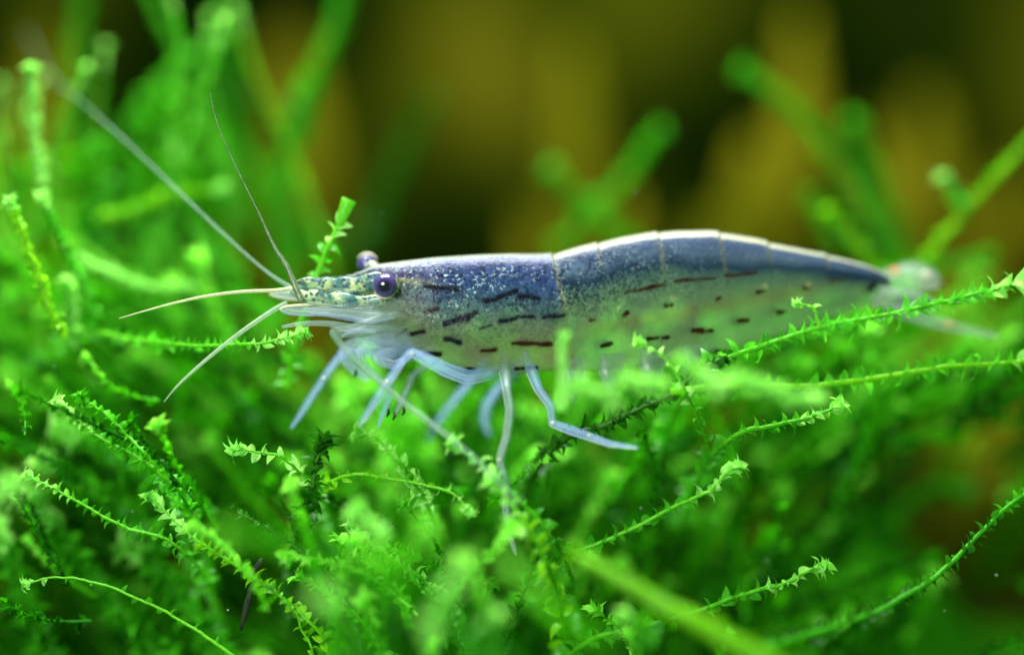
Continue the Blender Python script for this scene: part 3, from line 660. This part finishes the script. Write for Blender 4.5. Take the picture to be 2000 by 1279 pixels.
# tail fan
tail_d = 0.8
blade('telson', [(1712, 530), (1745, 522), (1790, 520), (1825, 530), (1838, 548)], [(1712, 585), (1750, 578), (1790, 572), (1825, 566), (1838, 554)], 0.78, 0.74, FAN, 0.03)
blade('tail_flap', [(1700, 560), (1740, 560), (1785, 568), (1820, 582), (1836, 596)], [(1700, 598), (1735, 606), (1775, 610), (1812, 610), (1834, 602)], 0.66, 0.62, FAN, 0.02)
blade('tail_flap', [(1705, 585), (1760, 598), (1830, 618), (1900, 638), (1952, 652)], [(1705, 600), (1760, 622), (1830, 642), (1900, 655), (1950, 660)], 0.72, 0.74, FAN, 0.02)
blade('tail_flap', [(1735, 532), (1765, 513), (1800, 514), (1830, 532), (1840, 552)], [(1735, 545), (1768, 552), (1800, 556), (1824, 560), (1838, 558)], 0.95, 0.9, FAN, 0.02)
ball('tail_spot', at(1748, 528, 0.76) - shrimp.location, 13 / S, ORANGE, shrimp, (1, 0.4, 0.8), 14, 8)
ball('tail_spot', at(1853, 632, 0.70) - shrimp.location, 9 / S, ORANGE, shrimp, (1.2, 0.4, 0.6), 14, 8)
ball('tail_spot', at(1808, 536, 0.86) - shrimp.location, 11 / S, CREAM, shrimp, (1.0, 0.4, 0.7), 14, 8)

# ---------------------------------------------------------------- moss shoots in focus
def flared_tip(root, ctrl_end, ctrl_top):
    tube_obj('bud', [(*ctrl_end, 8), ((ctrl_end[0] * 2 + ctrl_top[0]) / 3, (ctrl_end[1] * 2 + ctrl_top[1]) / 3, ctrl_end[2], 11), (*ctrl_top, 15)], STEM, root, 14, 10, 0.6)
s1 = shoot('small upright moss shoot with cup shaped tip rising over the shrimp\'s rostrum', [(560, 760, 0.75), (580, 660, 0.5), (602, 590, 0.38), (622, 525, 0.36), (650, 460, 0.34), (668, 430, 0.34)], 34, 12, rooted=False, stem_r=7.5, bud=False, roll=35, taper=False)
flared_tip(s1, (662, 440, 0.34), (682, 390, 0.34))
shoot('long leafy moss shoot running past the shrimp\'s tail fan', [(1395, 712, -0.02), (1480, 678, -0.05), (1560, 650, -0.08), (1620, 634, -0.1), (1740, 612, -0.1), (1850, 588, -0.1), (1960, 562, -0.1), (2080, 535, -0.1)], 42, 10, stem_r=6, bud=False, roll=50, spread=42, taper=False)
shoot('single curled moss leaflet on a short stalk below the shrimp\'s last tail plate', [(1600, 640, -0.1), (1592, 615, -0.1), (1580, 600, -0.1), (1560, 595, -0.1)], 20, 26, rooted=False, stem_r=4, tip_mat=MOSS_TIP, tipfrac=0.4)
shoot('bright yellow green moss stem with sparse hooked leaflets below the tail', [(1310, 765, -0.12), (1380, 757, -0.14), (1470, 752, -0.15), (1600, 752, -0.15), (1720, 738, -0.15), (1850, 718, -0.15), (1960, 710, -0.15), (2080, 702, -0.15)], 36, 13, rooted=False, stem_r=7.5, stem_mat=MOSS_YEL, bud=False, roll=40, spread=56, taper=False)
shoot('dark green moss shoot slanting beside the shrimp\'s hindmost leg', [(1120, 845, 0.1), (1180, 828, 0.05), (1250, 795, 0.0), (1310, 765, -0.05), (1360, 725, -0.06), (1420, 695, -0.05)], 42, 7, stem_r=9, mat=MOSS_OLD, stem_mat=STEM_OLD, tip_mat=MOSS_OLD, bud=False, spread=40)
shoot('short moss shoot with pale curled tip under the yellow green stem', [(1440, 850, 0.05), (1500, 836, 0.03), (1560, 822, 0.02), (1605, 806, 0.0), (1632, 796, 0.0)], 36, 9, stem_r=6, spread=44)
shoot('slender moss shoot with curled bud reaching over the dark hollow', [(1090, 1090, 0.1), (1150, 1070, 0.05), (1220, 1040, 0.02), (1300, 998, 0.0), (1375, 965, 0.0), (1405, 940, 0.0), (1435, 914, 0.0)], 38, 11, stem_r=6, spread=44)
shoot('moss shoot with clawed tip crossing behind the thick blurred runner', [(1160, 1250, 0.1), (1290, 1220, 0.05), (1380, 1190, 0.0), (1450, 1162, 0.0), (1530, 1142, 0.0), (1575, 1118, 0.0), (1602, 1108, 0.0)], 38, 10, stem_r=6.5, spread=44)
shoot('dark trailing moss shoot climbing beside the olive gap', [(1480, 1270, -0.9), (1600, 1235, -0.6), (1720, 1190, -0.3), (1810, 1140, -0.1), (1880, 1080, 0.05), (1945, 1015, 0.08), (2030, 945, 0.1)], 32, 9, rooted=False, stem_r=8, mat=MOSS_OLD, stem_mat=MOSS, tip_mat=MOSS, bud=False)
shoot('thin pale moss runner with leaflets only near its tip', [(470, 1290, -0.02), (380, 1230, 0), (290, 1178, 0), (190, 1140, 0), (120, 1132, 0), (50, 1140, 0)], 22, 22, rooted=False, stem_r=3.4, skip=0.25)
shoot('moss shoot with pale hooked tip jutting over the dark left gap', [(330, 1058, 0.05), (250, 1035, 0.03), (180, 1000, 0), (120, 965, 0), (55, 930, 0)], 30, 9, stem_r=4)
shoot('leafy pale moss shoot ending beside the black twig', [(640, 1250, 0.05), (570, 1180, 0.02), (520, 1140, 0), (440, 1090, 0), (380, 1050, 0), (300, 975, 0.02)], 34, 8, stem_r=4.2, mat=MOSS_YEL)
shoot('bushy moss shoot with bright tip below the drooping front feeler', [(330, 935, 0.0), (260, 885, 0), (190, 850, 0), (115, 790, 0)], 34, 7, stem_r=4.5, mat=MOSS)
shoot('tufted moss shoot with dark curled leaflets left of the front legs', [(300, 900, 0.0), (250, 850, 0), (215, 815, 0.0), (165, 780, 0)], 28, 7, stem_r=4, tip_mat=MOSS)
shoot('horizontal moss shoot crossing behind the drooping front feeler', [(20, 760, 1.6), (150, 655, 0.9), (260, 662, 0.6), (350, 672, 0.35), (440, 672, 0.2), (520, 668, 0.12), (590, 650, 0.1)], 30, 8, rooted=False, stem_r=4.5)
shoot('pointed moss shoot with feathery pale tip between the legs and the front edge', [(830, 1130, 0.1), (790, 1110, 0.05), (740, 1072, 0), (690, 1028, 0)], 30, 8, stem_r=4.5, tip_mat=MOSS_TIP, tipfrac=0.5)
shoot('dark spiky moss rosette below the shrimp\'s front claws', [(600, 985, 0.0), (610, 940, 0), (618, 905, 0.0), (630, 870, 0)], 44, 5, stem_r=6, mat=MOSS_OLD, stem_mat=STEM_OLD, tip_mat=MOSS_OLD, roll=85, spread=64)
shoot('arched moss shoot with glossy pale bud left of the middle leg', [(680, 925, 0.02), (760, 932, 0.0), (830, 945, -0.05), (880, 962, -0.1), (915, 995, -0.15)], 26, 15, stem_r=4, mat=MOSS_YEL)
shoot('moss shoot whose plump pale bud meets the long trailing feeler', [(1060, 1020, -0.25), (1000, 960, -0.3), (950, 915, -0.3), (890, 868, -0.3)], 34, 14, stem_r=4.5)
shoot('blade like bright moss shoot crossing in front of the middle leg', [(1060, 1080, -0.4), (1035, 1030, -0.4), (1000, 980, -0.4), (962, 942, -0.4)], 40, 14, stem_r=5, mat=MOSS_YEL)
shoot('thin moss sprig with white pointed tip against the shrimp\'s belly', [(1345, 770, -0.15), (1320, 730, -0.18), (1290, 695, -0.2), (1252, 672, -0.2)], 26, 24, stem_r=3.6, tipfrac=0.7)
shoot('curved moss shoot with white bud at the foot of the front legs', [(560, 900, 0.1), (520, 885, 0.08), (470, 878, 0.05)], 36, 14, stem_r=4, tipfrac=0.4)
shoot('fine dark moss sprig with curled hair thin leaflets near the black twig', [(640, 1120, 0.0), (570, 1060, 0), (510, 1020, 0), (460, 1000, 0)], 24, 8, stem_r=3, mat=MOSS_OLD, stem_mat=STEM_OLD, tip_mat=MOSS_OLD)
shoot('drooping moss sprig forked below the black twig', [(610, 1279, 0), (590, 1230, 0), (575, 1190, 0.0), (530, 1150, 0.0)], 22, 16, stem_r=3.2, mat=MOSS_YEL)
shoot('bright moss tuft gripped by the shrimp\'s front claw', [(790, 910, -0.1), (760, 880, -0.12), (735, 860, -0.14), (705, 840, -0.15)], 34, 8, stem_r=4, tipfrac=0.5)

# black twig
tw = tube_obj('twig', [(470, 1230, 0.05, 3), (483, 1180, 0.03, 7), (490, 1152, 0.02, 5), (494, 1134, 0.02, 8), (500, 1112, 0.02, 5), (508, 1098, 0.02, 7), (512, 1090, 0.02, 3)], simple('black twig bark', (0.004, 0.008, 0.003), (0.02, 0.03, 0.01), 30, 0.7, 0.01), None, 9, 24)
tag(tw, 'short black twig standing in the moss below the shrimp', 'twig')

# ---------------------------------------------------------------- blurred shoots
FG = 'blurred moss shoots in front of the focus plane'
fore = [
 ('thick blurred yellow green runner sweeping down to the front edge', [(1560, 1330, -1.5), (1450, 1262, -1.45), (1330, 1195, -1.4), (1230, 1140, -1.3), (1130, 1085, -1.2)], 30, MOSS_YEL),
 ('large pale out of focus moss tip standing up at the front edge', [(840, 1260, -2.0), (860, 1190, -2.0), (885, 1140, -2.0), (900, 1110, -2.0)], 28, MOSS_TIP),
 ('broad hazy moss clump with pale top at the front edge', [(680, 1330, -2.6), (670, 1260, -2.6), (650, 1200, -2.6), (640, 1180, -2.6)], 34, MOSS),
 ('upright blurred moss stalk with white tip touching the carapace rear edge', [(1098, 800, -0.75), (1098, 740, -0.75), (1101, 690, -0.75), (1101, 662, -0.75)], 15, MOSS_TIP),
 ('fuzzy pale moss bud under the shell behind the hind leg', [(1210, 790, -1.1), (1180, 775, -1.1), (1135, 754, -1.1)], 26, MOSS_TIP),
 ('glowing moss bud resting against the swimmerets', [(1210, 735, -1.1), (1240, 746, -1.1), (1285, 752, -1.1)], 26, MOSS_TIP),
 ('soft pale moss end overlapping the yellow green stem', [(1420, 738, -1.1), (1490, 752, -1.1), (1540, 766, -1.1), (1590, 780, -1.1)], 30, MOSS_TIP),
 ('hazy moss shoot under the shrimp\'s belly behind the glowing bud', [(1420, 770, -1.2), (1380, 742, -1.2), (1340, 712, -1.2)], 30, MOSS_TIP),
 ('wide blurred moss blade leaning up beside the thin pale runner', [(400, 1400, 0.85), (310, 1270, 0.85), (210, 1160, 0.85), (130, 1070, 0.85), (70, 985, 0.85)], 54, MOSS),
 ('wide blurred moss blade leaning up behind the thin pale runner', [(480, 1380, 0.85), (400, 1240, 0.85), (330, 1140, 0.85), (260, 1070, 0.85)], 54, MOSS),
 ('soft moss blade behind the pale hooked tip shoot', [(330, 1080, 0.85), (260, 1010, 0.85), (180, 960, 0.85), (90, 905, 0.85)], 44, MOSS),
 ('soft moss blade sloping below the bushy bright shoot', [(420, 1010, 0.85), (320, 950, 0.85), (220, 890, 0.85), (130, 845, 0.85)], 46, MOSS),
 ('wide soft moss blade beside the one under the thin pale runner', [(150, 1400, 0.85), (90, 1270, 0.85), (40, 1150, 0.85), (-10, 1040, 0.85)], 54, MOSS),
 ('round pale moss tip glowing over the dark left gap', [(-60, 1020, -1.4), (-10, 975, -1.4), (20, 948, -1.4)], 30, MOSS_TIP),
 ('pale blurred moss knob by the tip of the middle leg', [(760, 1050, -1.0), (720, 1030, -1.0), (700, 1005, -1.0)], 30, MOSS_TIP),
 ('hazy bright moss tuft at the front edge below the middle leg', [(960, 1300, -1.4), (940, 1260, -1.4), (960, 1210, -1.4)], 36, MOSS),
 ('small round pale moss knob by the clawed tip shoot', [(1280, 1260, -1.0), (1250, 1230, -1.0), (1225, 1205, -1.0)], 28, MOSS),
]
for lab, ct, L, mm in fore:
    shoot(lab, ct, L * 1.25, 3.2, sharp=False, stem_r=(24 if mm is MOSS_YEL else 13), stem_mat=mm, mat=mm, tip_mat=MOSS_TIP if mm is not MOSS_YEL else MOSS_YEL, roll=80, spread=34)
back = [
 ('tall blurred moss shoot with round nodding tip behind the shrimp\'s tail', [(1790, 640, 3.2), (1750, 540, 3.2), (1690, 420, 3.2), (1610, 290, 3.2), (1540, 205, 3.2), (1455, 140, 3.2)], 34, MOSS),
 ('hazy broad moss shoot close behind the nodding tip shoot', [(1800, 640, 3.6), (1770, 520, 3.6), (1720, 380, 3.6), (1670, 250, 3.6)], 44, MOSS),
 ('blurred moss shoot leaning left behind the second tail plate', [(1330, 590, 3.2), (1230, 480, 3.2), (1150, 410, 3.2), (1080, 335, 3.2)], 36, MOSS),
 ('blurred moss shoot leaning right behind the second tail plate', [(1080, 500, 3.3), (1150, 420, 3.3), (1220, 350, 3.3), (1280, 265, 3.3)], 36, MOSS),
 ('bright blurred moss stalk sloping up past the tail toward the tank wall', [(1780, 540, 1.9), (1870, 430, 1.9), (1930, 360, 1.9), (2060, 220, 1.9)], 26, MOSS_YEL),
 ('short blurred moss spur branching from the sloping stalk behind the tail', [(1885, 415, 1.8), (1865, 385, 1.8), (1845, 350, 1.8)], 24, MOSS),
 ('bright blurred moss tip just above the rear of the shrimp\'s back', [(1740, 590, 2.1), (1700, 520, 2.1), (1660, 465, 2.1), (1625, 420, 2.1)], 32, MOSS_YEL),
 ('dim blurred moss tip beside the bright one above the tail', [(1640, 500, 3.0), (1610, 440, 3.0), (1585, 390, 3.0)], 30, MOSS),
 ('level blurred moss shoot with round end behind the tail fan', [(1720, 545, 2.4), (1800, 530, 2.4), (1870, 515, 2.4), (1925, 498, 2.4)], 30, MOSS),
 ('tall blurred moss stalk rising behind the upright cup tipped shoot', [(550, 620, 3.2), (556, 480, 3.2), (562, 330, 3.2), (590, 190, 3.2), (645, 90, 3.2), (675, -30, 3.2)], 44, MOSS),
 ('bright knob on the tall blurred stalk behind the upright cup tipped shoot', [(570, 300, 3.0), (590, 230, 3.0), (605, 170, 3.0)], 34, MOSS),
 ('blurred moss stalk crossing behind the thin upright feeler', [(590, 520, 3.4), (530, 380, 3.4), (470, 270, 3.4), (440, 150, 3.4), (435, -30, 3.4)], 40, MOSS),
 ('blurred moss stalk slanting behind both raised feelers', [(480, 460, 2.8), (440, 320, 2.8), (390, 190, 2.8), (340, 90, 2.8), (285, -30, 2.8)], 28, MOSS),
 ('blurred moss branch slanting across the stalks behind the raised feelers', [(190, 330, 2.6), (250, 230, 2.6), (330, 140, 2.6), (420, 75, 2.6)], 30, MOSS),
 ('hazy moss stalk left of the long grey feeler', [(170, 460, 3.4), (140, 300, 3.4), (145, 130, 3.4), (165, -30, 3.4)], 36, MOSS),
 ('blurred moss shoot with two bright beads in the left corner', [(85, 360, 1.1), (75, 290, 1.1), (66, 220, 1.1), (62, 140, 1.1)], 24, MOSS_TIP),
 ('pale club tipped moss shoot pointing at the shrimp\'s head', [(150, 500, 1.3), (220, 535, 1.3), (300, 562, 1.3), (370, 560, 1.3)], 24, MOSS_TIP),
 ('dim wide moss blade behind the shrimp\'s eyes', [(690, 520, 4.6), (730, 420, 4.6), (780, 310, 4.6), (835, 210, 4.6)], 46, MOSS_OLD),
 ('blurred moss branch lying behind the feelers above the club tipped shoot', [(190, 430, 1.7), (260, 405, 1.7), (340, 380, 1.7), (425, 368, 1.7)], 28, MOSS_YEL),
 ('blurred moss tip ahead of the shrimp below the long grey feeler', [(480, 560, 2.2), (440, 500, 2.2), (395, 455, 2.2)], 30, MOSS),
 ('dim blurred moss tip below the long grey feeler', [(400, 560, 2.8), (360, 520, 2.8), (320, 480, 2.8)], 30, MOSS),
 ('upright slightly blurred moss shoot with thin nodding tip in the left thicket', [(130, 660, 0.5), (85, 570, 0.45), (55, 480, 0.45), (22, 398, 0.45)], 28, MOSS_YEL),
 ('upright blurred moss shoot standing beside the thin nodding one', [(190, 640, 0.8), (160, 560, 0.8), (125, 480, 0.8), (85, 395, 0.8)], 30, MOSS),
 ('stout bright moss bud in the left thicket', [(150, 680, 0.9), (140, 620, 0.9), (133, 560, 0.9)], 34, MOSS_TIP),
 ('blurred moss stalk rising above the left thicket', [(290, 560, 2.4), (280, 430, 2.4), (260, 340, 2.4), (280, 250, 2.4)], 34, MOSS),
 ('hazy moss head in the left thicket behind the feelers', [(200, 520, 2.0), (190, 420, 2.0), (200, 340, 2.0), (190, 290, 2.0)], 40, MOSS),
 ('hazy moss head at the tank side in the left thicket', [(30, 520, 2.4), (20, 420, 2.4), (40, 340, 2.4)], 40, MOSS),
 ('blurred moss blade behind the bright clubbed shoot ahead of the shrimp', [(560, 640, 1.8), (500, 590, 1.8), (440, 580, 1.8), (380, 600, 1.8)], 36, MOSS),
 ('blurred moss shoot fading toward the olive gap behind the tail', [(1560, 830, 2.6), (1680, 770, 2.6), (1800, 740, 2.6), (1950, 740, 2.6)], 36, MOSS),
 ('blurred round moss knob in the dark hollow', [(1700, 1060, 2.6), (1760, 1000, 2.6), (1830, 950, 2.6), (1880, 960, 2.6)], 36, MOSS),
 ('dim moss blade deep in the dark hollow', [(1600, 1100, 3.0), (1660, 1020, 3.0), (1740, 960, 3.0), (1790, 880, 3.0)], 40, MOSS_OLD),
]
for lab, ct, L, mm in back:
    shoot(lab, ct, L * 1.1, 4.5, sharp=False, stem_r=7, mat=mm, stem_mat=mm, tip_mat=(MOSS_TIP if ct[-1][2] < 2.0 else mm) if mm in (MOSS, MOSS_TIP, MOSS_YEL) else MOSS_OLD, roll=80, tipfrac=0.92, spread=34)

rs = random.Random(21)
for k in range(13):      # thin upright stalks in the thicket behind the feelers
    x = rs.uniform(-40, 560); y = rs.uniform(-40, 330); d = rs.uniform(1.3, 3.2); le = rs.uniform(-190, 220)
    shoot('thin blurred upright moss stalk in the thicket behind the feelers', [(x + le * 0.9, y + 520, d), (x + le * 0.7 + rs.uniform(-25, 25), y + 320, d), (x + le * 0.3 + rs.uniform(-20, 20), y + 150, d), (x, y, d)], 22, 6, sharp=False, stem_r=4, mat=rs.choice((MOSS, MOSS, MOSS_YEL)), roll=80, spread=40, tipfrac=0.9, group='thin moss stalks behind the feelers', seed=100 + k)
# ---------------------------------------------------------------- far brown plants
BROWN = simple('olive brown leaf', (0.040, 0.046, 0.001), (0.110, 0.100, 0.003), 0.8, 0.8, 0, 0.0)
def strap_plant(label, px, d, leaves, mat):
    base = at(px, 1150, d); root = empty('strap_plant', base); tag(root, label, 'plant')
    for (x0, y0, x1, y1, w) in leaves:
        n = 20; A = np.array([at(px, 1150, d)[:], at(x0, y0, d)[:], at((x0 + x1) / 2 + 15, (y0 + y1) / 2, d - 0.3)[:], at(x1, y1, d - 0.1)[:]]); P = catmull(A, n)
        w_ = w / S * (1 + d / DIST) * np.sin(np.linspace(0.25, math.pi - 0.12, n)) ** 0.7
        V, F, T3 = tube_arrays(P - np.array(base[:]), w_, 10, 0.16)
        link('leaf', mesh_np('leaf', V, tris(F, T3), mat), root)
strap_plant('olive brown strap leaved plant far behind the middle of the shrimp\'s back', 1110, 9, [(1105, 600, 1120, 90, 55), (1180, 640, 1210, 380, 50), (1050, 650, 1030, 420, 40)], BROWN)
strap_plant('olive brown strap leaved plant far behind the fourth tail plate', 1440, 8, [(1440, 640, 1470, 270, 70), (1400, 640, 1380, 420, 60), (1530, 640, 1560, 30, 55)], BROWN)
strap_plant('olive brown strap leaved plant far behind the sloping stalk by the tail', 1850, 10, [(1820, 600, 1800, 180, 60), (1900, 620, 1990, 330, 60), (1760, 620, 1690, 240, 40)], BROWN)
strap_plant('olive brown strap leaved plant far behind the upright cup tipped shoot', 640, 10, [(600, 600, 560, 60, 60), (490, 600, 500, 350, 50)], BROWN)
strap_plant('olive brown strap leaved plant far behind the left thicket', 60, 9, [(70, 600, 85, 40, 60), (-30, 600, -20, 180, 50)], BROWN)
strap_plant('olive brown strap leaved plant beyond the dark hollow', 1960, 6, [(1950, 1100, 1930, 820, 60), (2000, 1050, 2010, 760, 60)], BROWN)

# fine specks drifting in the water
rr = random.Random(5); Vs = []; Fs = []; off = 0
for k in range(14):
    c = np.array(at(rr.uniform(50, 1980), rr.uniform(250, 1250), rr.uniform(-0.5, 0.5))[:]); r = rr.uniform(0.6, 1.4) / S
    O = np.array([(1, 0, 0), (-1, 0, 0), (0, 1, 0), (0, -1, 0), (0, 0, 1), (0, 0, -1)], float) * r * np.array([rr.uniform(0.7, 1.6), 1, rr.uniform(0.7, 1.4)])
    Vs.append(c + O); Fs.append(np.array([(0, 2, 4), (2, 1, 4), (1, 3, 4), (3, 0, 4), (2, 0, 5), (1, 2, 5), (3, 1, 5), (0, 3, 5)]) + off); off += 6
o = link('drifting_specks', mesh_np('drifting_specks', np.vstack(Vs), np.vstack(Fs), simple('pale speck', (0.5, 0.55, 0.4), (0.8, 0.85, 0.7), 10)))
tag(o, 'tiny pale specks drifting in the water around the shrimp', 'specks', None, 'stuff')
